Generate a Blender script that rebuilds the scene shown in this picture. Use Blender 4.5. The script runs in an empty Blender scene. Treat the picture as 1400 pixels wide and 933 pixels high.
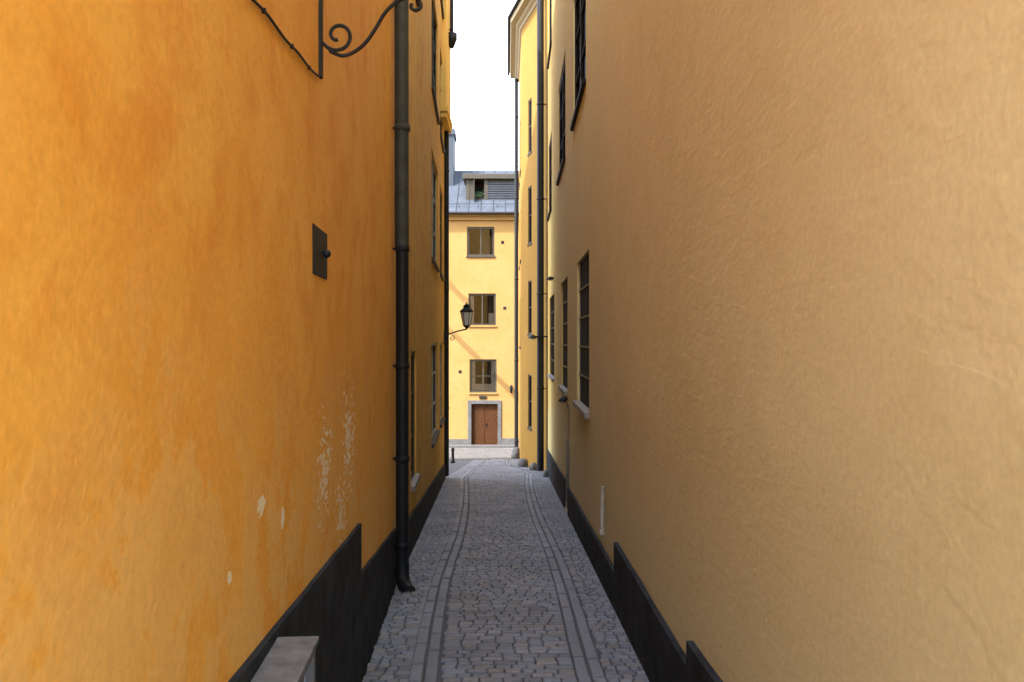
import bpy, math, random, bmesh
from mathutils import Vector, Matrix, noise
random.seed(7)
F=1100.0; CAM=1.7; SL=0.087
scene=bpy.context.scene
col=scene.collection
Y0=-1.1
def G(y):
    if y<-5: return 5*SL
    if y>38.5: return -38.5*SL
    return -SL*y
def xL(y):
    return -(0.625+0.067*y) if y<8 else -(1.161+0.0446*(y-8))
def xR(y):
    if y<=22: return 0.87+0.005*y
    if y<=25: return 0.98+(0.29-0.98)*(y-22)/3
    return 0.29-0.006*(y-25)
def solveL(px):
    r=(700-px)/F
    lo,hi=0.9,60
    for _ in range(60):
        m=(lo+hi)/2
        if -xL(m)/m>r: lo=m
        else: hi=m
    return lo
def solveR(px): return 0.87/((px-700)/F-0.005)

# ---------------------------------------------------------------- materials
def newmat(name):
    m=bpy.data.materials.new(name); m.use_nodes=True
    nt=m.node_tree; b=nt.nodes['Principled BSDF']
    return m,nt,b
def N(nt,t,**k):
    n=nt.nodes.new(t)
    for a,v in k.items(): setattr(n,a,v)
    return n
def noise_n(nt,vec,scale,detail=3,rough=.6,dist=0):
    n=N(nt,'ShaderNodeTexNoise'); n.inputs['Scale'].default_value=scale
    n.inputs['Detail'].default_value=detail; n.inputs['Roughness'].default_value=rough
    n.inputs['Distortion'].default_value=dist
    nt.links.new(vec,n.inputs['Vector']); return n.outputs['Fac']
def ramp(nt,fac,stops):
    r=N(nt,'ShaderNodeValToRGB'); e=r.color_ramp.elements
    e[0].position=stops[0][0]; e[0].color=stops[0][1]
    e[1].position=stops[-1][0]; e[1].color=stops[-1][1]
    for p,c in stops[1:-1]:
        x=e.new(p); x.color=c
    nt.links.new(fac,r.inputs['Fac']); return r.outputs['Color']
def g(v): return (v,v,v,1)
def mix(nt,fac,a,b,mode='MIX'):
    m=N(nt,'ShaderNodeMix',data_type='RGBA',blend_type=mode)
    for s,v in ((0,fac),(6,a),(7,b)):
        if hasattr(v,'is_output'): nt.links.new(v,m.inputs[s])
        else: m.inputs[s].default_value=v
    return m.outputs[2]
def math_n(nt,op,a,b=None,clamp=False):
    m=N(nt,'ShaderNodeMath',operation=op,use_clamp=clamp)
    for s,v in ((0,a),(1,b)):
        if v is None: continue
        if hasattr(v,'is_output'): nt.links.new(v,m.inputs[s])
        else: m.inputs[s].default_value=v
    return m.outputs[0]
def c4(c): return (c[0],c[1],c[2],1)
def plaster(name,base,light,dark,chips=None,bump=.35,patch=.35,far_light_tint=None,fr0=2.0,frs=7.0,damp=None,s1=.8,pale=None,trowel=0):
    m,nt,b=newmat(name)
    tc=N(nt,'ShaderNodeTexCoord'); v=tc.outputs['Object']
    n1=noise_n(nt,v,s1,4,.62,.2)
    n2=noise_n(nt,v,3.6,5,.72,.15)
    n3=noise_n(nt,v,42,2,.65)
    c=mix(nt,ramp(nt,n1,[(.36,g(0)),(.64,g(1))]),c4(base),c4(light))
    sep=N(nt,'ShaderNodeSeparateXYZ'); nt.links.new(v,sep.inputs[0])
    if far_light_tint:  # painted light: wall colour shifts with depth along the lane
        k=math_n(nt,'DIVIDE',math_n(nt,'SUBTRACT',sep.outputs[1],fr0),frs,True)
        c=mix(nt,k,c,c4(far_light_tint))
    c=mix(nt,math_n(nt,'MULTIPLY',ramp(nt,n2,[(.48,g(0)),(.66,g(1))]),patch),c,c4(dark))
    c=mix(nt,math_n(nt,'MULTIPLY',ramp(nt,n2,[(.34,g(1)),(.46,g(0))]),patch*.8),c,c4(light))
    if damp or pale:
        hh=math_n(nt,'ADD',sep.outputs[2],math_n(nt,'MULTIPLY',sep.outputs[1],SL))
        hh=math_n(nt,'ADD',hh,math_n(nt,'MULTIPLY',math_n(nt,'SUBTRACT',n1,.5),2.0))
    if pale:
        k=math_n(nt,'MULTIPLY',math_n(nt,'SUBTRACT',2.0,hh),1.3,True)
        k=math_n(nt,'MULTIPLY',k,ramp(nt,n2,[(.44,g(0)),(.53,g(1))]))
        c=mix(nt,math_n(nt,'MULTIPLY',k,.6),c,c4(pale))
    if damp:
        k=math_n(nt,'MULTIPLY',math_n(nt,'SUBTRACT',damp[0],hh),damp[1],True)
        c=mix(nt,math_n(nt,'MULTIPLY',k,damp[2]),c,c4(dark))
    c=mix(nt,.18,c,ramp(nt,n3,[(.3,g(.35)),(.7,g(1))]),'MULTIPLY')
    bsum=math_n(nt,'ADD',math_n(nt,'MULTIPLY',n2,.5),math_n(nt,'MULTIPLY',n3,.11))
    if trowel:
        mp=N(nt,'ShaderNodeMapping'); mp.inputs['Scale'].default_value=(1,.45,1.5); mp.inputs['Rotation'].default_value=(.5,0,0)
        nt.links.new(v,mp.inputs['Vector'])
        n7=noise_n(nt,mp.outputs[0],9,2,.5,.3)
        bsum=math_n(nt,'ADD',bsum,math_n(nt,'MULTIPLY',ramp(nt,n7,[(.45,g(0)),(.55,g(1))]),trowel))
    if chips:
        mp=N(nt,'ShaderNodeMapping'); mp.inputs['Scale'].default_value=(1,.5,1.3); nt.links.new(v,mp.inputs['Vector'])
        n6=noise_n(nt,mp.outputs[0],26,3,.6,.5); tot=None
        for (cy,cz,rad,thr) in chips:
            dy=math_n(nt,'SUBTRACT',sep.outputs[1],cy); dz=math_n(nt,'SUBTRACT',sep.outputs[2],cz)
            d=math_n(nt,'SQRT',math_n(nt,'ADD',math_n(nt,'MULTIPLY',dy,dy),math_n(nt,'MULTIPLY',dz,dz)))
            k=math_n(nt,'SUBTRACT',1,math_n(nt,'DIVIDE',d,rad),True)
            s=math_n(nt,'ADD',math_n(nt,'MULTIPLY',k,.35),n6)
            s=math_n(nt,'MULTIPLY',math_n(nt,'SUBTRACT',s,thr),60,True)
            s=math_n(nt,'MULTIPLY',s,math_n(nt,'GREATER_THAN',k,.001))
            tot=s if tot is None else math_n(nt,'MAXIMUM',tot,s)
        c=mix(nt,tot,c,(.82,.70,.50,1))
        bsum=math_n(nt,'SUBTRACT',bsum,math_n(nt,'MULTIPLY',tot,.3))
    nt.links.new(c,b.inputs['Base Color'])
    b.inputs['Roughness'].default_value=.9
    b.inputs['Specular IOR Level'].default_value=.2
    bp=N(nt,'ShaderNodeBump'); bp.inputs['Strength'].default_value=bump; bp.inputs['Distance'].default_value=.03
    nt.links.new(bsum,bp.inputs['Height']); nt.links.new(bp.outputs[0],b.inputs['Normal'])
    return m
def simple(name,colr,rough=.6,metal=0,var=.25,scale=12,bump=0,spec=.5):
    m,nt,b=newmat(name)
    v=N(nt,'ShaderNodeTexCoord').outputs['Object']
    n=noise_n(nt,v,scale,3,.65)
    lo=[x*(1-var) for x in colr]; hi=[min(1,x*(1+var)) for x in colr]
    nt.links.new(ramp(nt,n,[(.3,c4(lo)),(.7,c4(hi))]),b.inputs['Base Color'])
    b.inputs['Roughness'].default_value=rough; b.inputs['Metallic'].default_value=metal
    b.inputs['Specular IOR Level'].default_value=spec
    if bump:
        bp=N(nt,'ShaderNodeBump'); bp.inputs['Strength'].default_value=bump; bp.inputs['Distance'].default_value=.01
        nt.links.new(noise_n(nt,v,scale*3,3,.6),bp.inputs['Height']); nt.links.new(bp.outputs[0],b.inputs['Normal'])
    return m
M={}
M['orange']=plaster('orange_plaster',(.77,.335,.045),(.83,.42,.08),(.68,.24,.026),
    chips=[(2.56,1.18,.055,.56),(2.86,1.07,.04,.58),(2.2,1.05,.025,.62),(3.8,1.1,.5,.79),(4.6,1.15,.6,.78),(4.3,.8,.4,.79)],bump=.36,patch=.55,s1=1.1,pale=(.82,.53,.19),far_light_tint=(.82,.41,.08),fr0=3,frs=5)  # far tone painted lighter and yellower against the shade near the drainpipe
M['ochre']=plaster('ochre_plaster',(.68,.37,.075),(.72,.43,.10),(.48,.24,.045),bump=.3,patch=.6)
M['tan']=plaster('tan_plaster',(.72,.675,.41),(.755,.72,.46),(.655,.59,.33),bump=.30,patch=.32,far_light_tint=(.62,.44,.12),fr0=6,frs=12,damp=(1.9,3.0,.55),s1=.6,trowel=.06)  # far ochre stands in for warm light bounced deep in the lane
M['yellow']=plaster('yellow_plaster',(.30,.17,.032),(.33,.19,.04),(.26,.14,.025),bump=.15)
M['bright']=plaster('painted_lit_yellow_plaster',(.80,.50,.12),(.82,.55,.16),(.74,.44,.1),bump=.15)  # lit look of the upper corner put into the colour; no sun reaches it
M['sunyellow']=plaster('facade_plaster',(.365,.215,.072),(.385,.235,.085),(.33,.19,.058),bump=.15,patch=.5)
M['cream']=simple('cream_trim',(.33,.27,.16),.8,var=.08)
M['plinth']=simple('black_plinth',(.024,.029,.038),.9,var=.5,scale=5,bump=.5,spec=.12)
M['stone']=simple('grey_stone',(.10,.098,.10),.9,var=.3,scale=9,bump=.5)
M['bounce']=simple('pale_bounce_paving',(.46,.46,.46),.9,var=.08,scale=3)
M['black']=simple('black_paint',(.009,.011,.014),.5,var=.3,spec=.25)
M['iron']=simple('dark_iron',(.022,.02,.018),.65,var=.4,scale=20,spec=.2)
M['pipegrey']=simple('weathered_pipe',(.036,.043,.036),.6,var=.35,scale=6,spec=.3)
M['frame']=simple('brown_window_frame',(.055,.048,.036),.6,var=.2,spec=.2)
M['darkframe']=simple('dark_window_frame',(.012,.009,.009),.7,var=.3,spec=.1)
M['white']=simple('pale_frame',(.32,.29,.22),.6,var=.12)
M['sillst']=simple('pale_sill',(.26,.24,.22),.8,var=.2)
M['roof']=simple('zinc_roof',(.055,.065,.085),.75,var=.25,scale=2,spec=.2)
M['tile']=simple('dark_roof',(.06,.055,.05),.7,var=.3)
M['chim']=simple('grey_blue_sheet',(.040,.048,.062),.7,var=.15,scale=3,spec=.3)
M['boxm']=simple('grey_box',(.14,.15,.175),.6,var=.35,scale=14,spec=.3)
M['label']=simple('blue_grey_label',(.2,.27,.4),.5,var=.1)
M['curtain']=simple('curtain',(.4,.37,.31),.9,var=.08)
M['room']=simple('dark_room',(.03,.028,.025),.9)
M['plant']=simple('leaf',(.06,.12,.03),.6,var=.5,scale=30)
def glassm():
    m,nt,b=newmat('dark_glass'); b.inputs['Base Color'].default_value=(.008,.009,.011,1)
    b.inputs['Roughness'].default_value=.3; b.inputs['Specular IOR Level'].default_value=0
    out=nt.nodes['Material Output']
    gl=N(nt,'ShaderNodeBsdfGlossy'); gl.inputs['Roughness'].default_value=.05
    ms=N(nt,'ShaderNodeMixShader'); ms.inputs[0].default_value=.035
    nt.links.new(b.outputs[0],ms.inputs[1]); nt.links.new(gl.outputs[0],ms.inputs[2]); nt.links.new(ms.outputs[0],out.inputs['Surface'])
    return m
M['glass']=glassm()
def clearglass():
    m,nt,b=newmat('clear_glass')
    out=nt.nodes['Material Output']
    t=N(nt,'ShaderNodeBsdfTransparent'); gl=N(nt,'ShaderNodeBsdfGlossy'); gl.inputs['Roughness'].default_value=.03
    fr=N(nt,'ShaderNodeFresnel'); fr.inputs['IOR'].default_value=1.5
    ms=N(nt,'ShaderNodeMixShader')
    nt.links.new(math_n(nt,'ADD',fr.outputs[0],.03),ms.inputs[0]); nt.links.new(t.outputs[0],ms.inputs[1]); nt.links.new(gl.outputs[0],ms.inputs[2])
    nt.links.new(ms.outputs[0],out.inputs['Surface']); return m
M['clear']=clearglass()
def lampglass():
    m,nt,b=newmat('frosted_lamp_glass'); b.inputs['Base Color'].default_value=(.6,.62,.6,1)
    b.inputs['Roughness'].default_value=.25
    return m
M['lampglass']=lampglass()
def settmat():
    m,nt,b=newmat('granite_setts')
    v=N(nt,'ShaderNodeTexCoord').outputs['Object']
    at=N(nt,'ShaderNodeAttribute'); at.attribute_name='Col'
    n=noise_n(nt,v,60,3,.75); n2=noise_n(nt,v,1.3,3,.6)
    c=mix(nt,.5,at.outputs['Color'],ramp(nt,n,[(.3,g(.4)),(.7,g(1.0))]),'MULTIPLY')
    c=mix(nt,.45,c,ramp(nt,n2,[(.35,g(.45)),(.65,g(1))]),'MULTIPLY')
    nt.links.new(c,b.inputs['Base Color']); b.inputs['Roughness'].default_value=.6
    b.inputs['Specular IOR Level'].default_value=.35
    bp=N(nt,'ShaderNodeBump'); bp.inputs['Strength'].default_value=.6; bp.inputs['Distance'].default_value=.008
    nt.links.new(n,bp.inputs['Height']); nt.links.new(bp.outputs[0],b.inputs['Normal'])
    return m
M['sett']=settmat()
M['ground']=simple('sandy_joint_ground',(.085,.09,.105),.95,var=.3,scale=25,bump=.6)
def doorm():
    m,nt,b=newmat('chevron_wood')
    v=N(nt,'ShaderNodeTexCoord').outputs['Object']
    sep=N(nt,'ShaderNodeSeparateXYZ'); nt.links.new(v,sep.inputs[0])
    ax=math_n(nt,'ABSOLUTE',math_n(nt,'ADD',sep.outputs[0],1.295))
    zz=math_n(nt,'ABSOLUTE',math_n(nt,'ADD',sep.outputs[2],2.25))
    s=math_n(nt,'ADD',ax,zz)
    f=math_n(nt,'FRACT',math_n(nt,'MULTIPLY',s,6.5))
    k=math_n(nt,'LESS_THAN',f,.3)
    n=noise_n(nt,v,9,3,.7)
    base=ramp(nt,n,[(.3,(.06,.022,.007,1)),(.7,(.11,.044,.014,1))])
    c=mix(nt,k,base,(.018,.008,.004,1))
    nt.links.new(c,b.inputs['Base Color']); b.inputs['Roughness'].default_value=.7; b.inputs['Specular IOR Level'].default_value=.15
    return m
M['door']=doorm()

# ---------------------------------------------------------------- helpers
def mesh_from(verts,faces,name,mat,smooth=False):
    me=bpy.data.meshes.new(name); me.from_pydata([tuple(v) for v in verts],[],faces); me.update()
    me.materials.append(M[mat] if isinstance(mat,str) else mat)
    if smooth:
        for p in me.polygons: p.use_smooth=True
    return me
def obj(me,name,parent=None,label=None,category=None,kind=None,group=None):
    o=bpy.data.objects.new(name,me); col.objects.link(o)
    if parent is not None:
        o.parent=parent
        if parent.parent is None: o.matrix_parent_inverse=Matrix.Translation(parent.location).inverted()
    if label: o['label']=label
    if category: o['category']=category
    if kind: o['kind']=kind
    if group: o['group']=group
    return o
def empty(name,loc,label,category,group=None):
    o=bpy.data.objects.new(name,None); o.location=loc; o.empty_display_size=.2; col.objects.link(o)
    o['label']=label; o['category']=category
    if group: o['group']=group
    return o
class Fr:
    def __init__(s,p0,p1,inward):
        s.p=Vector((p0[0],p0[1],0)); d=Vector((p1[0]-p0[0],p1[1]-p0[1],0)); s.L=d.length; s.u=d.normalized()
        n=Vector((-s.u.y,s.u.x,0)); s.n=n if n.dot(Vector((inward[0],inward[1],0)))>0 else -n
    def w(s,a,d,z):
        q=s.p+s.u*a+s.n*d; return (q.x,q.y,z)
def boxes(fr,lst,name,mat,bevel=0):
    V=[];Fc=[]
    for (a0,a1,d0,d1,z0,z1) in lst:
        i=len(V)
        for z in (z0,z1):
            for a,d in ((a0,d0),(a1,d0),(a1,d1),(a0,d1)): V.append(fr.w(a,d,z))
        Fc+=[(i,i+1,i+2,i+3),(i+4,i+5,i+6,i+7),(i,i+1,i+5,i+4),(i+1,i+2,i+6,i+5),(i+2,i+3,i+7,i+6),(i+3,i,i+4,i+7)]
    me=mesh_from(V,Fc,name,mat)
    bm=bmesh.new(); bm.from_mesh(me); bmesh.ops.recalc_face_normals(bm,faces=bm.faces)
    if bevel: bmesh.ops.bevel(bm,geom=bm.edges[:],offset=bevel,segments=2,affect='EDGES',profile=.5)
    bm.to_mesh(me); bm.free()
    return me
W=Fr((0,0),(1,0),(0,1))
def panel(fr,z0,z1,ops,depth,V,Fc):
    S=sorted(set([0,fr.L]+[o[0] for o in ops]+[o[1] for o in ops])); Z=sorted(set([z0,z1]+[o[2] for o in ops]+[o[3] for o in ops]))
    for i in range(len(S)-1):
        for j in range(len(Z)-1):
            cs=(S[i]+S[i+1])/2; cz=(Z[j]+Z[j+1])/2
            if any(o[0]<cs<o[1] and o[2]<cz<o[3] for o in ops): continue
            k=len(V); V+= [fr.w(S[i],0,Z[j]),fr.w(S[i+1],0,Z[j]),fr.w(S[i+1],0,Z[j+1]),fr.w(S[i],0,Z[j+1])]; Fc.append((k,k+1,k+2,k+3))
    for (a0,a1,b0,b1) in ops:
        c=[(a0,b0),(a1,b0),(a1,b1),(a0,b1)]
        for q in range(4):
            (a,z),(a2,z2)=c[q],c[(q+1)%4]
            k=len(V); V+=[fr.w(a,0,z),fr.w(a2,0,z2),fr.w(a2,depth,z2),fr.w(a,depth,z)]; Fc.append((k,k+1,k+2,k+3))
def quad(V,Fc,*p):
    k=len(V); V+=list(p); Fc.append(tuple(range(k,k+len(p))))
def tube(pts,r,name,mat,res=6,cyc=False):
    cu=bpy.data.curves.new(name,'CURVE'); cu.dimensions='3D'; cu.bevel_depth=r; cu.bevel_resolution=res//2; cu.use_fill_caps=True
    sp=cu.splines.new('POLY'); sp.points.add(len(pts)-1); sp.use_cyclic_u=cyc
    for p,q in zip(sp.points,pts): p.co=(q[0],q[1],q[2],1)
    t=bpy.data.objects.new('t',cu); col.objects.link(t)
    dg=bpy.context.evaluated_depsgraph_get(); dg.update()
    me=bpy.data.meshes.new_from_object(t.evaluated_get(dg)); me.name=name
    bpy.data.objects.remove(t); bpy.data.curves.remove(cu)
    me.materials.clear(); me.materials.append(M[mat])
    for p in me.polygons: p.use_smooth=True
    return me
def lathe(prof,cx,cy,name,mat,n=20,smooth=True,close=True):
    V=[];Fc=[]
    for r,z in prof:
        for k in range(n):
            a=2*math.pi*k/n; V.append((cx+r*math.cos(a),cy+r*math.sin(a),z))
    for i in range(len(prof)-1):
        for k in range(n):
            a=i*n+k;b=i*n+(k+1)%n; Fc.append((a,b,b+n,a+n))
    if close:
        Fc.append(tuple(range(n))[::-1]); Fc.append(tuple(range((len(prof)-1)*n,len(prof)*n)))
    return mesh_from(V,Fc,name,mat,smooth)
def join(mes,name):
    V=[];Fc=[];mats=[];mi=[];sm=[]
    for me in mes:
        k=len(V); V+=[tuple(v.co) for v in me.vertices]
        m=me.materials[0]
        if m not in mats: mats.append(m)
        for p in me.polygons:
            Fc.append(tuple(i+k for i in p.vertices)); mi.append(mats.index(m)); sm.append(p.use_smooth)
    o=bpy.data.meshes.new(name); o.from_pydata(V,[],Fc)
    for m in mats: o.materials.append(m)
    for p,i,s in zip(o.polygons,mi,sm): p.material_index=i; p.use_smooth=s
    o.update(); return o

def window(house,fr,op,rec=.12,frame='darkframe',glass='glass',sill='sillst',bars=(1,2),sillout=.05,fw=.06,iron=False,curtain=None,room=False,label=None):
    a0,a1,z0,z1=op
    L=[(a0,a1,rec,rec+.06,z0,z0+fw),(a0,a1,rec,rec+.06,z1-fw,z1),(a0,a0+fw,rec,rec+.06,z0+fw,z1-fw),(a1-fw,a1,rec,rec+.06,z0+fw,z1-fw)]
    o=obj(boxes(fr,L,'window',frame),'window',house,label)
    nx,nz=bars; B=[]
    for i in range(1,nx+1):
        c=a0+(a1-a0)*i/(nx+1); B.append((c-.03,c+.03,rec+.002,rec+.045,z0+fw,z1-fw))
    for j in range(1,nz+1):
        c=z0+(z1-z0)*j/(nz+1); B.append((a0+fw,a1-fw,rec+.008,rec+.04,c-.015,c+.015))
    if B: obj(boxes(fr,B,'glazing_bar',frame),'glazing_bar',o)
    obj(boxes(fr,[(a0+fw/2,a1-fw/2,rec+.03,rec+.035,z0+fw/2,z1-fw/2)],'pane',glass),'pane',o)
    if sill: obj(boxes(fr,[(a0-.04,a1+.04,-sillout,rec-.003,z0-.06,z0+.012)],'sill',sill,.006),'sill',o)
    if iron:
        I=[]; n=int((a1-a0)/.16)
        for i in range(1,n):
            c=a0+(a1-a0)*i/n; I.append((c-.009,c+.009,.03,.048,z0+.02,z1-.002))
        for j in range(1,5):
            c=z0+(z1-z0)*j/5; I.append((a0+.002,a1-.002,.026,.052,c-.012,c+.012))
        obj(boxes(fr,I,'iron_grille','black'),'iron_grille',o)
    if curtain:
        for a,b,c,d in curtain: obj(boxes(fr,[(a,b,rec+.12,rec+.13,c,d)],'curtain','curtain'),'curtain',o)
    if room:
        V=[];Fc=[]; d0=rec+.061;d1=rec+.9
        c=[(a0,z0),(a1,z0),(a1,z1),(a0,z1)]
        for q in range(4):
            (a,z),(a2,z2)=c[q],c[(q+1)%4]; quad(V,Fc,fr.w(a,d0,z),fr.w(a2,d0,z2),fr.w(a2,d1,z2),fr.w(a,d1,z))
        quad(V,Fc,*[fr.w(a,d1,z) for a,z in c])
        obj(mesh_from(V,Fc,'room_interior','room'),'room_interior',o)
    return o

# ---------------------------------------------------------------- ground
V=[];Fc=[]
for y in [-300,-5,38.5,300]:
    for x in (-300,300): V.append((x,y,G(y)-.012))
for i in range(3): Fc.append((2*i,2*i+1,2*i+3,2*i+2))
obj(mesh_from(V,Fc,'ground','ground'),'ground',kind='structure')
V=[];Fc=[]
for y in [-40,-5,Y0]:
    for x in (-40,40): V.append((x,y,G(y)+.01))
for i in range(2): Fc.append((2*i,2*i+1,2*i+3,2*i+2))
obj(mesh_from(V,Fc,'bounce_square','bounce'),'bounce_square',kind='structure')  # unseen sheet behind the camera, added pale to bounce sunlight onto near walls

cV=[];cF=[];cC=[]
def sett(cx,cy,hx,hy,tone=None,ang=0,dz=0,h=.016,q=.2):
    top=G(cy)+h+random.uniform(-.002,.002)+dz
    tx=random.uniform(-.015,.015); ty=random.uniform(-.03,.03)
    ca,sa=math.cos(ang),math.sin(ang); i=len(cV)
    cor=[(-hx,-hy),(hx,-hy),(hx,hy),(-hx,hy)]
    cor=[(x*random.uniform(.97,1.01),y*random.uniform(.94,1.02)) for x,y in cor]
    ins=min(hx,hy)*q
    for lev in range(3):
        for x,y in cor:
            if lev==2:
                x-=math.copysign(ins,x); y-=math.copysign(ins,y)
            X=cx+x*ca-y*sa; Y=cy+x*sa+y*ca
            zz={0:top-.05,1:top-.007,2:top}[lev]-SL*(Y-cy)+(tx*x+ty*y if lev else 0)
            cV.append((X,Y,zz))
    for l in range(2):
        for k in range(4):
            a=i+l*4+k; b=i+l*4+(k+1)%4; cF.append((a,b,b+4,a+4))
    cF.append((i+8,i+9,i+10,i+11))
    if tone is None:
        t=random.choice([(.25,.285,.35),(.22,.255,.32),(.27,.285,.335),(.205,.23,.285),(.27,.275,.30),(.235,.275,.355)])
        k=random.uniform(.80,1.12); tone=tuple(c*k for c in t)
    cC.append(tone)
def flush(name):
    global cV,cF,cC
    me=mesh_from(cV,cF,name,'sett')
    at=me.color_attributes.new('Col','FLOAT_COLOR','POINT')
    buf=[]
    for c in cC: buf+=[c[0],c[1],c[2],1]*12
    at.data.foreach_set('color',buf)
    o=obj(me,name,kind='structure'); cV=[];cF=[];cC=[]
    return o
def Lx(y): return xL(y) if y<20.5 else xL(20.5)+.05*(y-20.5)
def railL(y): return Lx(y)+.36+.008*min(y,22)+.10*math.sin((y-6)/4.2)*min(1,max(0,(y-5)/6))
def railR(y): return xR(min(y,30))-.36-.006*min(y,22)-.12*math.sin((y-9)/4.5)*min(1,max(0,(y-6)/6))
y=Y0
while y<28:
    ry=random.uniform(.038,.044)
    L=Lx(y); R=xR(min(y,30))
    def yl(x): return y+ry+.025*math.sin(x*1.3+y*.3)
    def fill(x0,x1,wmin,wmax,dz=0):
        x=x0+random.uniform(0,.03)
        while x<x1-.05:
            w=min(random.uniform(wmin,wmax),x1-x)
            if x1-(x+w)<.05: w=x1-x
            sett(x+w/2,yl(x+w/2)+random.uniform(-.002,.002),w/2-.004,ry-.0065,dz=dz+.012*math.cos((x+w/2)*1.6)-.012)
            x+=w
    lc=railL(y); rc=railR(y)
    fill(L+.0,lc-.085,.06,.12)
    fill(lc+.095,rc-.095,.085,.16)
    fill(rc+.085,R,.06,.12)
    y+=2*ry
for rail in (railL,railR):
    for off in (-.048,.050):
        y=Y0+random.uniform(0,.2)
        while y<28:
            l=random.uniform(.25,.7); ym=y+l/2
            slope=(rail(ym+.1)-rail(ym-.1))/.2
            k=random.uniform(.88,1.05)
            sett(rail(ym)+off,ym,.040,l/2-.0025,tone=(.235*k,.268*k,.335*k),ang=-math.atan(slope),dz=-.012,q=.14)
            y+=l
flush('lane')
y=28.0
while y<36.7:
    ry=random.uniform(.07,.08); x=-6+random.uniform(0,.1)
    while x<4:
        w=random.uniform(.13,.22)
        t=random.uniform(.12,.18); sett(x+w/2,y+ry,w/2-.008,ry-.007,tone=(t,t*.98,t*.97)); x+=w
    y+=2*ry
flush('street')
pv=[];pf=[]
for yy in (36.75,37.98):
    for x in (-40,40): pv.append((x,yy,G(yy)+.11))
for x in (-40,40): pv.append((x,36.75,G(36.75)-.02))
pf=[(0,1,3,2),(4,5,1,0)]
obj(mesh_from(pv,pf,'pavement','stone'),'pavement',kind='structure')

# ---------------------------------------------------------------- houses
def house_shell(house,frs,ops,z0,H,back,mat,depth=.3):
    V=[];Fc=[]
    for fr,o in zip(frs,ops): panel(fr,z0,H,o,depth,V,Fc)
    first=frs[0].w(0,0,0); last=frs[-1].w(frs[-1].L,0,0)
    pts=[last[:2]]+back+[first[:2]]
    for a,b in zip(pts[:-1],pts[1:]): quad(V,Fc,(a[0],a[1],z0),(b[0],b[1],z0),(b[0],b[1],H),(a[0],a[1],H))
    ring=[f.w(0,0,H) for f in frs]+[last[:2]+(H,)]+[(b[0],b[1],H) for b in back]
    Fc.append(tuple(range(len(V),len(V)+len(ring)))); V+=ring
    return obj(mesh_from(V,Fc,'wall',mat),'wall',house)
def gable_roof(house,x0,x1,y0,y1,H,rise,mat='tile'):
    xm=(x0+x1)/2
    V=[(x0,y0,H+.01),(x1,y0,H+.01),(x1,y1,H+.01),(x0,y1,H+.01),(xm,y0,H+rise),(xm,y1,H+rise)]
    Fc=[(0,3,5,4),(1,4,5,2),(0,4,1),(3,2,5),(0,1,2,3)]
    obj(mesh_from(V,Fc,'roof',mat),'roof',house)
def plinth(fr,segs,thick,V,Fc):
    for (a0,a1,zt0,zt1,zb) in segs:
        n=max(1,int((a1-a0)/.25))
        for i in range(n):
            b0=a0+(a1-a0)*i/n; b1=a0+(a1-a0)*(i+1)/n
            def zt(a):
                t=(a-a0)/(a1-a0); return zt0+(zt1-zt0)*t+.012*noise.noise(Vector((a*1.7,zt0,0)))
            p=[fr.w(b0,-thick,zb),fr.w(b1,-thick,zb),fr.w(b1,-thick,zt(b1)),fr.w(b0,-thick,zt(b0))]
            q=[fr.w(b0,0.01,zb),fr.w(b1,0.01,zb),fr.w(b1,0.01,zt(b1)),fr.w(b0,0.01,zt(b0))]
            quad(V,Fc,*p); quad(V,Fc,p[3],p[2],q[2],q[3])
            if i==0: quad(V,Fc,p[0],p[3],q[3],q[0])
            if i==n-1: quad(V,Fc,p[1],q[1],q[2],p[2])

h=empty('house',(xL(2),2,G(2)),'orange plastered house with blank weathered wall and black base','house')
f1=Fr((xL(Y0),Y0),(xL(8),8),(-1,0))
house_shell(h,[f1],[[]],-3,9.0,[(-12,8),(-12,Y0)],'orange')
gable_roof(h,-12,xL(Y0),Y0,8,9.0,2.0)
V=[];Fc=[]
k1=f1.L/(8-Y0)
sy=lambda yy: (yy-Y0)*k1
plinth(f1,[(0,sy(5.03),CAM-.76-.0755*Y0,CAM-1.14,-1.2),(sy(5.031),f1.L,CAM-1.46,CAM-1.85,-1.5)],.022,V,Fc)
obj(mesh_from(V,Fc,'plinth','plinth'),'plinth',h)

h=empty('house',(xL(14),14,G(14)),'dull ochre house with narrow windows and jettied upper corner','house')
f2=Fr((xL(8),8),(xL(20.5),20.5),(-1,0)); k2=f2.L/12.5
def s2(yy): return (yy-8)*k2
ops=[(s2(solveL(562)),s2(solveL(569.5)),CAM-1.80,CAM-.13)]
rows=[(-1.87,-.03),(1.5,3.5),(4.6,6.6),(7.7,9.6)]
for ya,yb in ((solveL(590),solveL(598.5)),(solveL(601.5),solveL(605.5))):
    for r in rows: ops.append((s2(ya),s2(yb),CAM+r[0],CAM+r[1]))
for r in rows[2:]: ops.append((s2(9.6),s2(10.9),CAM+r[0],CAM+r[1]))
house_shell(h,[f2],[ops],-5,12.6,[(-12,20.5),(-12,8)],'ochre')
gable_roof(h,-12,xL(8),8,20.5,12.6,2.8)
for i,o in enumerate(ops): window(h,f2,o,rec=.03,frame='white' if i in (1,2,5) else 'frame',bars=(0,2) if i==0 else (1,2),fw=.06,sill='sillst' if i==0 else 'frame')
V=[];Fc=[]
plinth(f2,[(0.02,s2(20.49),CAM-1.95,CAM-3.1,-5)],.03,V,Fc)
obj(mesh_from(V,Fc,'plinth','plinth'),'plinth',h)
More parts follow.
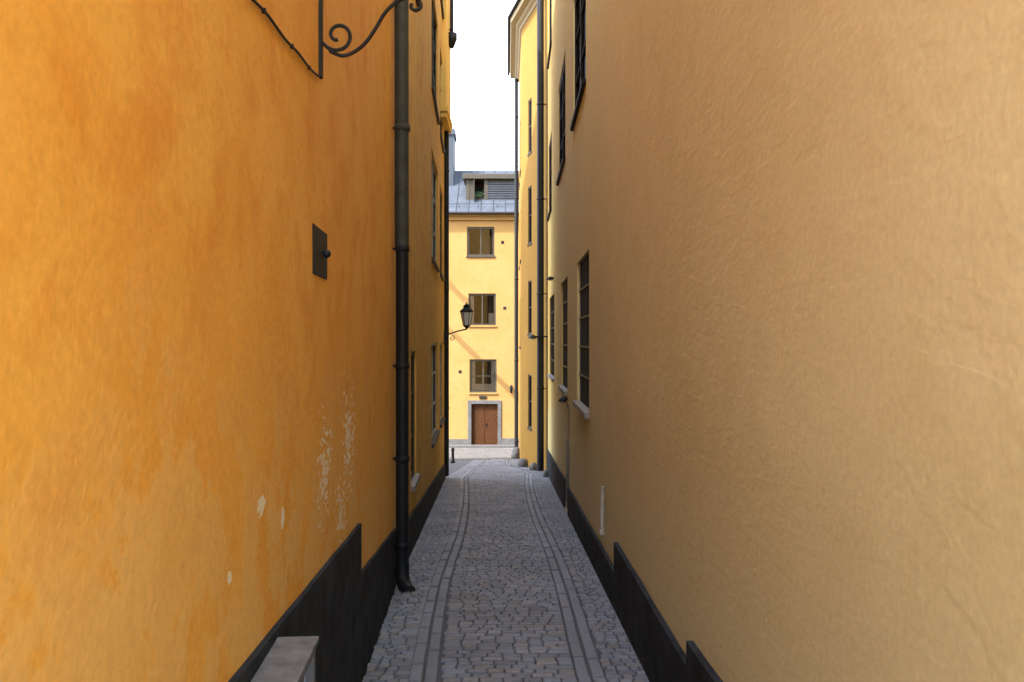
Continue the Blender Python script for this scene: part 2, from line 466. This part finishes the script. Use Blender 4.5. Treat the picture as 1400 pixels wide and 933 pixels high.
obj(boxes(W,[(-2.2,-1.56,19.1,20.55,7.25,12.55),(-2.2,-1.52,19.0,20.58,7.13,7.25),(-2.2,-1.545,19.06,20.56,7.0,7.13)],'bay','bright',.01),'bay',h,label='yellow jettied upper corner with painted-in brightness')

h=empty('house',(xR(8),8,G(8)),'tan plastered house with dark barred windows and black base','house')
f3=Fr((xR(Y0),Y0),(xR(22),22),(1,0)); k3=f3.L/(22-Y0)
def s3(yy): return (yy-Y0)*k3
cols=[(solveR(805.5),solveR(789)),(solveR(776),solveR(767)),(solveR(758),solveR(751.5))]
ops3=[(s3(a),s3(b),CAM-.86,CAM+1.1) for a,b in cols]
up=[(solveR(801),solveR(784)),(solveR(773),solveR(763.5)),(19.6,21.4)]
ops3b=[(s3(a),s3(b),CAM+3.25,CAM+5.15) for a,b in up]+[(s3(a),s3(b),CAM+7.3,CAM+9.2) for a,b in up]
dz0=G(14)+.02
door3=(s3(13.1),s3(14.1),dz0,CAM-1.05)
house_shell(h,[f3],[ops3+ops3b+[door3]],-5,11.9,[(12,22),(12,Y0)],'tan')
gable_roof(h,xR(0),12,Y0,22,11.9,2.0)
for o in ops3: window(h,f3,o,rec=.08,frame='darkframe',bars=(1,1),iron=True,sillout=.06)
for o in ops3b: window(h,f3,o,rec=.02,frame='darkframe',bars=(1,2),sill='darkframe',sillout=.05,fw=.1)
a0,a1,z0,z1=door3
d=obj(boxes(f3,[(a0,a1,.012,.06,z0,z1)]+[(a0+.08,a1-.08,-.004,.012,z0+.12+i*.6,z0+.58+i*.6) for i in range(3)],'door','black'),'door',h,label='low black panelled cellar door')
V=[];Fc=[]
plinth(f3,[(0,s3(3.95),CAM-1.13,CAM-1.47,-1.2),(s3(3.951),s3(6.88),CAM-1.60,CAM-1.72,-1.4),(s3(6.881),s3(13.08),CAM-1.98,CAM-2.38,-2.2),(s3(14.12),s3(21.99),CAM-2.42,CAM-2.95,-4)],.035,V,Fc)
obj(mesh_from(V,Fc,'plinth','plinth'),'plinth',h)

h=empty('house',(.5,25,G(25)),'yellow house bending into the lane with cream cornice','house')
fa=Fr((.98,22),(.29,25),(1,0)); fb=Fr((.29,25),(.26,30),(1,0)); fe=Fr((.26,30),(12,30),(0,-1))
opa=[(fa.L*.58,fa.L*.72,z0,z1) for z0,z1 in ((-.9,.7),(1.9,3.5),(4.6,6.3),(7.3,8.9))]
opb=[(s,s+.9,z0,z1) for s in (.8,3.0) for z0,z1 in ((1.5,3.1),(4.3,6.0),(7.2,8.9))]
house_shell(h,[fa,fb,fe],[opa,opb,[]],-5,11.6,[(12,30.0),(12,22)],'yellow')
for o in opa: window(h,fa,o,rec=.02,frame='frame',sill='frame',sillout=.02,fw=.05,bars=(0,1))
for o in opb: window(h,fb,o,rec=.02,frame='frame',sill='frame',sillout=.03)
V=[];Fc=[]
plinth(fa,[(0.01,fa.L,-2.95,-2.5,-5)],.03,V,Fc)
obj(mesh_from(V,Fc,'plinth','plinth'),'plinth',h)
V=[];Fc=[]
prof=[(0,11.35),(.04,11.37),(.06,11.43),(.14,11.48),(.16,11.54),(.32,11.58),(.34,11.70),(0,11.95)]
def bis(d):
    o1=fa.w(0,-d,0); b1=Vector((.29,25,0)); nb=-(fa.n+fb.n).normalized(); q=b1+nb*d
    e=Vector((.26,30,0))+Vector((-d,d,0)); f=Vector((12,30+d,0))
    return [Vector(o1),q,e,f]
for dd,zz in prof:
    for p in bis(dd): V.append((p.x,p.y,zz))
for i in range(len(prof)-1):
    for k in range(3):
        a=i*4+k; Fc.append((a,a+1,a+5,a+4))
obj(mesh_from(V,Fc,'cornice','cream'),'cornice',h)
V=[(p.x,p.y,11.82) for p in bis(.37)]+[(12,22,11.82)]
V+=[(6,23,14.5),(6,29,14.5)]
Fc=[(0,1,5),(1,6,5),(1,2,6),(2,3,6),(3,4,5,6),(4,0,5)]
obj(mesh_from(V,Fc,'roof','tile'),'roof',h)
gp=[(p.x,p.y,11.75) for p in bis(.39)[0:3]]
obj(tube(gp,.04,'gutter','iron'),'gutter',h)

YF=38.0
def fx(px): return (px-700)*YF/F
def fz(py): return CAM-(py-466)*YF/F
h=empty('house',(0,YF,G(YF)),'sunlit yellow house with chevron door and zinc roof','house')
ff=Fr((-16,YF),(14,YF),(0,1))
def fo(x0,x1,y0,y1): return (fx(x0)+16,fx(x1)+16,fz(y1),fz(y0))
w1=fo(638.5,676,310,350); w2=fo(640.5,678,401,445); w3=fo(642,679,491,537)
dr=fo(644.5,680.5,552,609)
oth=[]
for dx in (-95,110,-190,205):
    for a,b in ((310,350),(401,445),(491,537)): oth.append(fo(640+dx,677+dx,a,b))
eav=fz(293)
house_shell(h,[ff],[[w1,w2,w3,dr]+oth],-5,eav,[(14,YF+8),(-16,YF+8)],'sunyellow')
window(h,ff,w1,rec=.05,frame='frame',glass='clear',bars=(1,0),room=True,sillout=.06,sill='frame',fw=.09,label='window with one casement standing open')
window(h,ff,w2,rec=.05,frame='frame',glass='clear',bars=(1,0),room=True,sillout=.06,sill='sunyellow',fw=.09,
   curtain=[(w2[0]+.1,w2[0]+.25,w2[2]+.1,w2[3]-.1),(w2[1]-.35,w2[1]-.1,w2[2]+.1,w2[2]+.6)])
window(h,ff,w3,rec=.05,frame='frame',glass='clear',bars=(1,1),room=True,sillout=.06,sill='sunyellow',fw=.09,
   curtain=[(w3[0]+.1,w3[0]+.26,w3[2]+.1,w3[3]-.1),(w3[1]-.26,w3[1]-.1,w3[2]+.1,w3[3]-.1),(w3[0]+.261,w3[1]-.261,w3[2]+.1,w3[2]+.42)])
for o in oth: window(h,ff,o,rec=.05,frame='frame',bars=(1,1),sill='cream',sillout=.06,fw=.09)
a0,a1,z0,z1=dr
dd=obj(boxes(ff,[(a0,(a0+a1)/2-.008,.12,.17,z0,z1),((a0+a1)/2+.008,a1,.12,.17,z0,z1)],'door','door'),'door',h,label='brown double door with chevron planks')
obj(boxes(ff,[((a0+a1)/2+.05,(a0+a1)/2+.09,.07,.12,z0+.9,z0+1.05)],'handle','black'),'handle',dd)
obj(boxes(ff,[(a0-.17,a0,-.05,.1,-3.6,z1+.17),(a1,a1+.17,-.05,.1,-3.6,z1+.17),(a0,a1,-.05,.1,z1,z1+.17),(a0-.2,a1+.2,-.3,.1,-3.7,z0)],'door_surround','stone',.01),'door_surround',h)
obj(boxes(ff,[(0,a0-.171,-.04,.0,-5,fz(600)),(a1+.171,30,-.04,0,-5,fz(599))],'plinth','stone'),'plinth',h)
obj(boxes(ff,[(-.02,30,-.12,0,eav-.28,eav-.12),(-.02,30,-.22,0.3,eav-.12,eav+.02)],'cornice','sunyellow',.01),'cornice',h)
for (px,py) in ((687,331),(690,421),(629,508)):
    a,z=fx(px)+16,fz(py); obj(boxes(ff,[(a-.07,a+.07,-.015,.01,z-.07,z+.07),(a-.045,a+.045,-.025,-.015,z-.02,z+.02)],'air_vent','iron'),'air_vent',h)
er=eav+.03; ridgey=41.5; ridgez=CAM+233*ridgey/F
sl=(ridgez-er)/(ridgey-37.65)
V=[(-16.2,37.65,er),(14.2,37.65,er),(14.2,ridgey,ridgez),(-16.2,ridgey,ridgez),(14.2,46.5,er),(-16.2,46.5,er),(-16.2,37.65,er-.05),(14.2,37.65,er-.05)]
Fc=[(0,1,2,3),(3,2,4,5),(6,7,1,0),(1,4,2),(0,3,5)]
roof=obj(mesh_from(V,Fc,'roof','roof'),'roof',h)
V=[];Fc=[]
x=-16
while x<14:
    quad(V,Fc,(x,37.66,er),(x,ridgey,ridgez),(x,ridgey,ridgez+.05),(x,37.66,er+.05))
    quad(V,Fc,(x+.03,37.66,er),(x+.03,ridgey,ridgez),(x+.03,ridgey,ridgez+.05),(x+.03,37.66,er+.05))
    quad(V,Fc,(x,37.66,er+.05),(x+.03,37.66,er+.05),(x+.03,ridgey,ridgez+.05),(x,ridgey,ridgez+.05)); x+=.58
obj(mesh_from(V,Fc,'standing_seam','chim'),'standing_seam',roof)
obj(tube([(-16.2,37.6,er-.02),(14.2,37.6,er-.02)],.06,'gutter','iron'),'gutter',roof)
obj(join([tube([(-16,38.1,er+.45*sl+.16),(14,38.1,er+.45*sl+.16)],.012,'r','iron')]+[tube([(-16+i*.9,38.1,er+.45*sl-.02),(-16+i*.9,38.1,er+.45*sl+.16)],.012,'r','iron') for i in range(34)],'snow_guard'),'snow_guard',roof)
obj(join([tube([(-16,ridgey,ridgez+.2),(14,ridgey,ridgez+.2)],.02,'r','iron')]+[tube([(-16+i*.9,ridgey,ridgez-.02),(-16+i*.9,ridgey,ridgez+.2)],.015,'r','iron') for i in range(34)],'ridge_rail'),'ridge_rail',roof)
yd=38.72
def zd(py): return CAM-(py-466)*yd/F
def xd(px): return (px-700)*yd/F
dm=obj(boxes(W,[(xd(637),xd(642),yd,41,zd(279),zd(245)),(xd(662),xd(667),yd,41,zd(279),zd(245)),(xd(642),xd(662),yd,41,zd(280),zd(275)),(xd(667),xd(720),yd+.06,41,zd(279),zd(245)),(xd(642),xd(662),yd+1,41,zd(275),zd(245))],'dormer','frame'),'dormer',h)
obj(boxes(W,[(xd(633),xd(724),yd-.15,41.3,zd(245),zd(238))],'dormer_roof','frame',.02),'dormer_roof',dm)
obj(boxes(W,[(xd(667),xd(720),yd-.0,yd+.05,zd(250+i*3.1)-.06,zd(250+i*3.1)+.01) for i in range(9)],'louvre','chim'),'louvre',dm)
obj(boxes(W,[(xd(642),xd(648),yd+.02,yd+.06,zd(274.5),zd(245.5)),(xd(648),xd(649),yd-.3,yd+.02,zd(274.5),zd(247))],'casement','frame'),'casement',dm)
pm=[]
for i in range(90):
    cx=xd(655)+random.gauss(0,.12); cz=zd(270)+abs(random.gauss(0,.14)); cy=yd+.1+random.gauss(0,.05); s=.05
    a=Vector([random.uniform(-1,1) for _ in range(3)]).normalized()*s; b=a.orthogonal().normalized()*s*.6
    p=Vector((cx,cy,cz)); pm.append([p-a,p+b,p+a,p-b])
V=[];Fc=[]
for q in pm: quad(V,Fc,*q)
o=empty('potted_plant',(xd(655),yd+.1,zd(275)),'small green potted plant in an open dormer window','plant')
obj(mesh_from(V,Fc,'leaves','plant'),'leaves',o)
obj(lathe([(.06,zd(275)),(.09,zd(270))],xd(655),yd+.1,'pot','door'),'pot',o)
yc=40.0
ch=obj(boxes(W,[(-4.4,(620-700)*yc/F,yc,yc+1.4,8,CAM+286*yc/F)],'chimney','chim',.01),'chimney',roof)
obj(boxes(W,[(-4.48,(620-700)*yc/F+.07,yc-.08,yc+1.48,CAM+282*yc/F,CAM+290*yc/F)],'chimney_cap','roof',.01),'chimney_cap',ch)
for (xa,za,Lh,rr) in ((-5.0,4.24,4.4,.12),(-5.0,6.4,2.5,.12)):  # out-of-view poles added only to throw the diagonal facade shadows
    e=empty('shadow_pole',(xa,YF,za),'unseen slanting pole added to cast shadow on facade','shadow_pole')
    obj(tube([(xa,YF+.05,za),(xa,YF-Lh,za+.665*Lh)],rr,'pole','iron'),'pole',e)
    obj(lathe([(.1,za+.665*Lh-.02),(.16,za+.665*Lh+.08),(.02,za+.665*Lh+.2)],xa,YF-Lh,'finial','iron',12),'finial',e)
    obj(boxes(W,[(xa-.22,xa+.22,YF-.06,YF-.002,za-.28,za+.28)],'wall_socket','iron'),'wall_socket',e)

# ---------------------------------------------------------------- drainpipes
def drainpipe(x,y,r,ztop,label,wallx,split=None,bands=(),zb=None):
    zb=G(y)+.06 if zb is None else zb
    e=empty('drainpipe',(x,y,zb),label,'drainpipe')
    if split:
        obj(tube([(x,y,zb+.1),(x,y,split)],r,'lower_pipe','black',10),'lower_pipe',e,label='black lower length of pipe')
        obj(tube([(x-.004,y,split-.0),(x-.012,y,ztop)],r*1.1,'upper_pipe','pipegrey',10),'upper_pipe',e,label='weathered grey upper length of pipe')
    else:
        obj(tube([(x,y,zb),(x,y,ztop)],r,'pipe','black',10),'pipe',e)
    for b in bands:
        rc=r*(1.1 if (split and b>split+.01) else 1.0)
        m1=lathe([(rc*1.0,b-.03),(rc*1.12,b-.026),(rc*1.12,b+.026),(rc*1.0,b+.03)],x,y,'pipe_collar','black' if (not split or b<split) else 'pipegrey',20)
        c=obj(m1,'pipe_collar',e)
        obj(tube([(x+(.015 if wallx>x else -.015),y,b),(wallx,y,b)],.012,'wall_hook','iron'),'wall_hook',c)
    return e
px=-(.1364*7.7)
def z_at(py,y): return CAM-(py-466)*y/F
e=drainpipe(px,7.7,.062,8.9,'tall round drainpipe, black below and grey above, on orange wall',xL(7.7),split=z_at(338,7.7),
   bands=[z_at(340,7.7),z_at(500,7.7),z_at(627,7.7),z_at(745,7.7),z_at(175,7.7)],zb=z_at(805,7.7)+.1)
zf=z_at(800,7.7)
obj(tube([(px,7.7,zf+.22),(px,7.7,zf+.10),(px+.015,7.67,zf+.04),(px+.045,7.62,zf),(px+.085,7.55,zf-.02)],.066,'outlet','black',10),'outlet',e)
obj(tube([(px+.086,7.549,zf-.021),(px+.088,7.545,zf-.022)],.05,'outlet_mouth','room',10),'outlet_mouth',e)
drainpipe(-1.655,20.35,.06,12.5,'thin black drainpipe at the corner of ochre house',xL(20.35),bands=[0,3,6,9])
drainpipe(.78,22.1,.095,11.8,'long black drainpipe where two houses meet',.95,bands=[-2,.4,3,5.6,8.2])
drainpipe(.16,29.8,.07,11.4,'thin black drainpipe on corner of yellow house',.27,bands=[-2,1,4,7,10])
hp=drainpipe(-1.49,19.9,.045,12.5,'short black pipe with hopper on jettied yellow corner',-1.56,bands=[9.4],zb=9.1)
obj(lathe([(.05,8.95),(.13,9.15),(.13,9.3),(.11,9.3)],-1.49,19.9,'hopper','black',12),'hopper',hp)

# ---------------------------------------------------------------- wall items
yb=3.62; k=F/yb; wx=xL(yb)
def bp(pxx,pyy): return ((pxx-700)/k,yb,CAM-(pyy-466)/k)
e=empty('iron_bracket',(wx,yb,bp(437,100)[2]),'wrought iron scroll bracket fixed to orange wall','bracket')
obj(boxes(W,[(wx-.01,wx+.014,yb-.02,yb+.02,bp(0,106)[2],bp(0,-260)[2])],'wall_bar','iron',.003),'wall_bar',e)
arm=[(452,70),(468,76),(484,71),(500,58),(514,38),(526,18),(540,4),(554,-3),(566,-4),(574,2),(575,10),(568,14),(562,10),(563,5)]
pts=[]
for i in range(40):
    t=i/39
    ang=math.radians(200+ 430*(1-t)); r=6+17*t
    pts.append((462+r*math.cos(ang),48-r*math.sin(ang)))
def smooth_pts(P,n=6):
    out=[]
    for i in range(len(P)-1):
        p0=P[max(i-1,0)];p1=P[i];p2=P[i+1];p3=P[min(i+2,len(P)-1)]
        for j in range(n):
            t=j/n
            out.append(tuple(.5*((2*p1[q])+(-p0[q]+p2[q])*t+(2*p0[q]-5*p1[q]+4*p2[q]-p3[q])*t*t+(-p0[q]+3*p1[q]-3*p2[q]+p3[q])*t**3) for q in (0,1)))
    out.append(P[-1]); return out
full=pts+smooth_pts(arm)
obj(tube([bp(*p) for p in full],.0085,'scroll','iron',6),'scroll',e)
obj(tube([bp(437,-60),bp(500,-62),bp(600,-60),bp(760,-60)],.011,'arm','iron',6),'arm',e)
pts=[]
for i in range(60):
    t=i/59; yy=1.0+(3.56-1.0)*t
    z=CAM+ .80+ (1.165-.80)*t**.8 + .004*math.sin(i*.55)+.003*math.sin(i*.23)
    pts.append((xL(yy)+.007,yy,z))
e=empty('cable',(xL(3),3,CAM+1.1),'thin dark cable clipped along orange wall','cable')
obj(tube(pts,.0048,'wire','iron'),'wire',e)
for i in (36,46,54):
    p=pts[i]; obj(boxes(W,[(p[0]-.01,p[0]+.006,p[1]-.004,p[1]+.004,p[2]-.008,p[2]+.008)],'clip','iron'),'clip',e)
fpl=Fr((xL(3.45),3.45),(xL(3.81),3.81),(-1,0))
zt=CAM+.505; zb=CAM+.29
e=empty('wall_plate',(xL(3.6),3.6,zb),'small dark rusty metal hatch with knob on orange wall','hatch')
obj(boxes(fpl,[(0,fpl.L,-.006,.004,zb,zt)],'plate','iron',.002),'plate',e)
kc=fpl.w(fpl.L*.66,-.022,CAM+.40)
bm=bmesh.new(); bmesh.ops.create_uvsphere(bm,u_segments=14,v_segments=10,radius=.02); bmesh.ops.translate(bm,verts=bm.verts,vec=kc)
me=bpy.data.meshes.new('knob'); bm.to_mesh(me); bm.free(); me.materials.append(M['black'])
for p in me.polygons: p.use_smooth=True
obj(me,'knob',e)
obj(boxes(fpl,[(fpl.L*.66-.01,fpl.L*.66+.01,-.022,-.006,CAM+.39,CAM+.41)],'knob_stem','black'),'knob_stem',e)
fb2=Fr((xL(1.9),1.9),(xL(2.67),2.67),(-1,0))
ZT=CAM-.985
e=empty('utility_box',(xL(2.4)+.07,2.4,G(2.4)),'grey metal utility cabinet standing against orange wall','utility box')
obj(boxes(fb2,[(0,fb2.L,-.15,-.024,G(1.9)-.2,ZT-.02)],'cabinet','boxm',.004),'cabinet',e)
obj(boxes(fb2,[(-.01,fb2.L+.01,-.16,-.023,ZT-.02,ZT)],'lid','boxm',.004),'lid',e)
obj(boxes(fb2,[(fb2.L-.20,fb2.L-.05,-.153,-.149,ZT-.15,ZT-.05)],'label_plate','label'),'label_plate',e)
yc=solveR(826.5)
e=empty('conduit',(xR(yc)-.02,yc,CAM-1.9),'short cream conduit stub on tan wall','pipe')
obj(tube([(xR(yc)-.022,yc,CAM-1.86),(xR(yc)-.022,yc,CAM-1.46),(xR(yc)-.018,yc,CAM-1.43)],.022,'tube','curtain'),'tube',e)
obj(boxes(W,[(xR(yc)-.05,xR(yc)+.005,yc-.03,yc+.03,CAM-1.9,CAM-1.86)],'base_collar','curtain',.004),'base_collar',e)

def lantern(cx,cy,zbot,ztop,wallx,arm_z,label):
    e=empty('street_lamp',(wallx,cy,arm_z),label,'street lamp')
    H=ztop-zbot; r0=H*.14; r1=H*.25; zg0=zbot+H*.06; zg1=zbot+H*.62
    def ring(r,z,n=6): return [(cx+r*math.cos(k*2*math.pi/n),cy+r*math.sin(k*2*math.pi/n),z) for k in range(n)]
    obj(lathe([(r0*.96,zg0),(r1*.96,zg1)],cx,cy,'lamp_glass','lampglass',6,False),'lamp_glass',e)
    a=ring(r0,zg0);b=ring(r1,zg1)
    fr=[tube([p,q],.008,'f','black',4) for p,q in zip(a,b)]+[tube(a,.012,'f','black',4,True),tube(b,.014,'f','black',4,True)]
    obj(join(fr,'lamp_frame'),'lamp_frame',e)
    obj(lathe([(r1*1.12,zg1),(r1*1.12,zg1+.015),(r1*.62,zg1+H*.15),(r1*.55,zg1+H*.16),(r1*.55,zg1+H*.22),(r1*.65,zg1+H*.23),(r1*.15,zg1+H*.31),(.008,ztop)],cx,cy,'lamp_cap','black',12),'lamp_cap',e)
    obj(lathe([(.015,zbot-.06),(.03,zbot-.03),(r0,zg0-.005)],cx,cy,'lamp_base','black',10),'lamp_base',e)
    n=16; P=[]
    for i in range(n+1):
        t=i/n; P.append((wallx+(cx-wallx)*t,cy,arm_z+(zbot-.05-arm_z)*(t**1.3)+.03*math.sin(t*math.pi)))
    S=[]
    for i in range(24):
        t=i/23; aa=math.radians(90-400*t); r=.07*(1-.7*t); S.append((wallx+(cx-wallx)*.36+r*math.cos(aa),cy,arm_z-.055+r*math.sin(aa)))
    obj(join([tube(P,.018,'a','black'),tube(S,.010,'a','black')],'lamp_arm'),'lamp_arm',e)
    obj(boxes(W,[(wallx-.01,wallx+.02,cy-.03,cy+.03,arm_z-.2,arm_z+.12)],'wall_mount','black'),'wall_mount',e)
yl_=20.0; kk=F/yl_
lantern((638-700)/kk,yl_,CAM+(466-447)/kk,CAM+(466-413)/kk,xL(yl_)+.0,CAM+(466-459)/kk,'black six sided lantern on scrolled wall arm')
def hoodlamp(x,y,z,w,label,s=1):
    e=empty('wall_lamp',(x+w,y,z),label,'wall lamp')
    obj(boxes(W,[(x,x+w,y-.03,y+.03,z-.02,z+.02)],'lamp_arm','black'),'lamp_arm',e)
    obj(lathe([(.04*s,z+.06*s),(.12*s,z-.02*s),(.13*s,z-.06*s),(.10*s,z-.06*s)],x,y,'lamp_shade','black',14),'lamp_shade',e)
    obj(lathe([(.09*s,z-.07*s),(.06*s,z-.10*s)],x,y,'bulb_glass','lampglass',12),'bulb_glass',e)
hoodlamp(.56,22.0,CAM+.12,.40,'black hooded lamp on yellow wall',.9)
hoodlamp(.88,solveR(752)*.9,CAM+1.45,.1,'small dark lamp above window',.6)
hoodlamp(xR(13.5)-.08,13.6,CAM-.98,.09,'small black lamp above cellar door',.6)
ffx=fx(699)
e=empty('wall_lamp',(ffx,YF,fz(532)),'small dark lantern beside the chevron door','wall lamp')
obj(lathe([(.04,fz(537)),(.08,fz(529)),(.02,fz(526))],ffx,YF-.14,'lamp_shade','black',8),'lamp_shade',e)
obj(boxes(W,[(ffx-.015,ffx+.015,YF-.14,YF,fz(527),fz(526))],'lamp_arm','black'),'lamp_arm',e)
e=empty('name_plate',(fx(660),YF,fz(543)),'small oval plaque above the chevron door','plaque')
obj(boxes(ff,[(fx(655)+16,fx(665)+16,-.06,-.005,fz(545),fz(541))],'plate','iron',.02),'plate',e)
xb,yb_=-1.95,26.5
e=empty('bollard',(xb,yb_,G(yb_)),'short black iron bollard at the lane mouth','bollard')
z=G(yb_)
obj(lathe([(.08,z),(.08,z+.05),(.05,z+.08),(.04,z+.36),(.055,z+.38),(.055,z+.41)],xb,yb_,'post','black',16),'post',e)
obj(lathe([(.04,z+.41),(.055,z+.45),(.04,z+.48),(.01,z+.50)],xb,yb_,'knob','black',16),'knob',e)
def gstone(x,y,r,h,label):
    bm=bmesh.new(); bmesh.ops.create_icosphere(bm,subdivisions=3,radius=1)
    for v in bm.verts:
        d=1+.22*noise.noise(v.co*1.6+Vector((x*3,y,0)))
        v.co=Vector((v.co.x*r*d,v.co.y*r*d,max(v.co.z,-.3)*h*d))+Vector((x,y,G(y)+.25*h))
    me=bpy.data.meshes.new('guard_stone'); bm.to_mesh(me); bm.free(); me.materials.append(M['stone'])
    for p in me.polygons: p.use_smooth=True
    obj(me,'guard_stone',None,label,'stone',group='guard stones along the wall')
gstone(.16,28.6,.2,.33,'rounded grey guard stone at the house corner')
gstone(.33,24.3,.17,.22,'low grey guard stone beside yellow house')
gstone(.62,23.0,.14,.18,'low grey guard stone beside drainpipe')
gstone(xR(20.7)-.08,20.7,.1,.16,'small worn guard stone at wall foot')

# ---------------------------------------------------------------- light, sky, camera
el,az=math.radians(50),math.radians(230)
w=bpy.data.worlds.new('World'); scene.world=w; w.use_nodes=True
nt=w.node_tree; bg=nt.nodes['Background']
sk=N(nt,'ShaderNodeTexSky'); sk.sky_type='NISHITA'; sk.sun_disc=False; sk.sun_elevation=el; sk.sun_rotation=az
sk.dust_density=1.5; sk.air_density=1.0
hs=N(nt,'ShaderNodeHueSaturation'); hs.inputs['Saturation'].default_value=.45
nt.links.new(sk.outputs[0],hs.inputs['Color']); nt.links.new(hs.outputs[0],bg.inputs['Color'])
bg.inputs['Strength'].default_value=1.3
ld=bpy.data.lights.new('sun','SUN'); ld.energy=10; ld.angle=math.radians(.5); ld.color=(1,.95,.87)
lo=bpy.data.objects.new('sun',ld); col.objects.link(lo)
dirv=Vector((math.sin(math.radians(50))*math.cos(el),math.cos(math.radians(50))*math.cos(el),-math.sin(el)))
lo.rotation_euler=dirv.to_track_quat('-Z','Y').to_euler()
cd=bpy.data.cameras.new('camera'); cd.lens=36*F/1400; cd.sensor_width=36; cd.clip_start=.02; cd.clip_end=2000
co=bpy.data.objects.new('camera',cd); col.objects.link(co); co.location=(0,0,CAM); co.rotation_euler=(math.radians(90),0,0)
scene.camera=co
scene.view_settings.view_transform='Standard'; scene.view_settings.look='None'; scene.view_settings.exposure=0
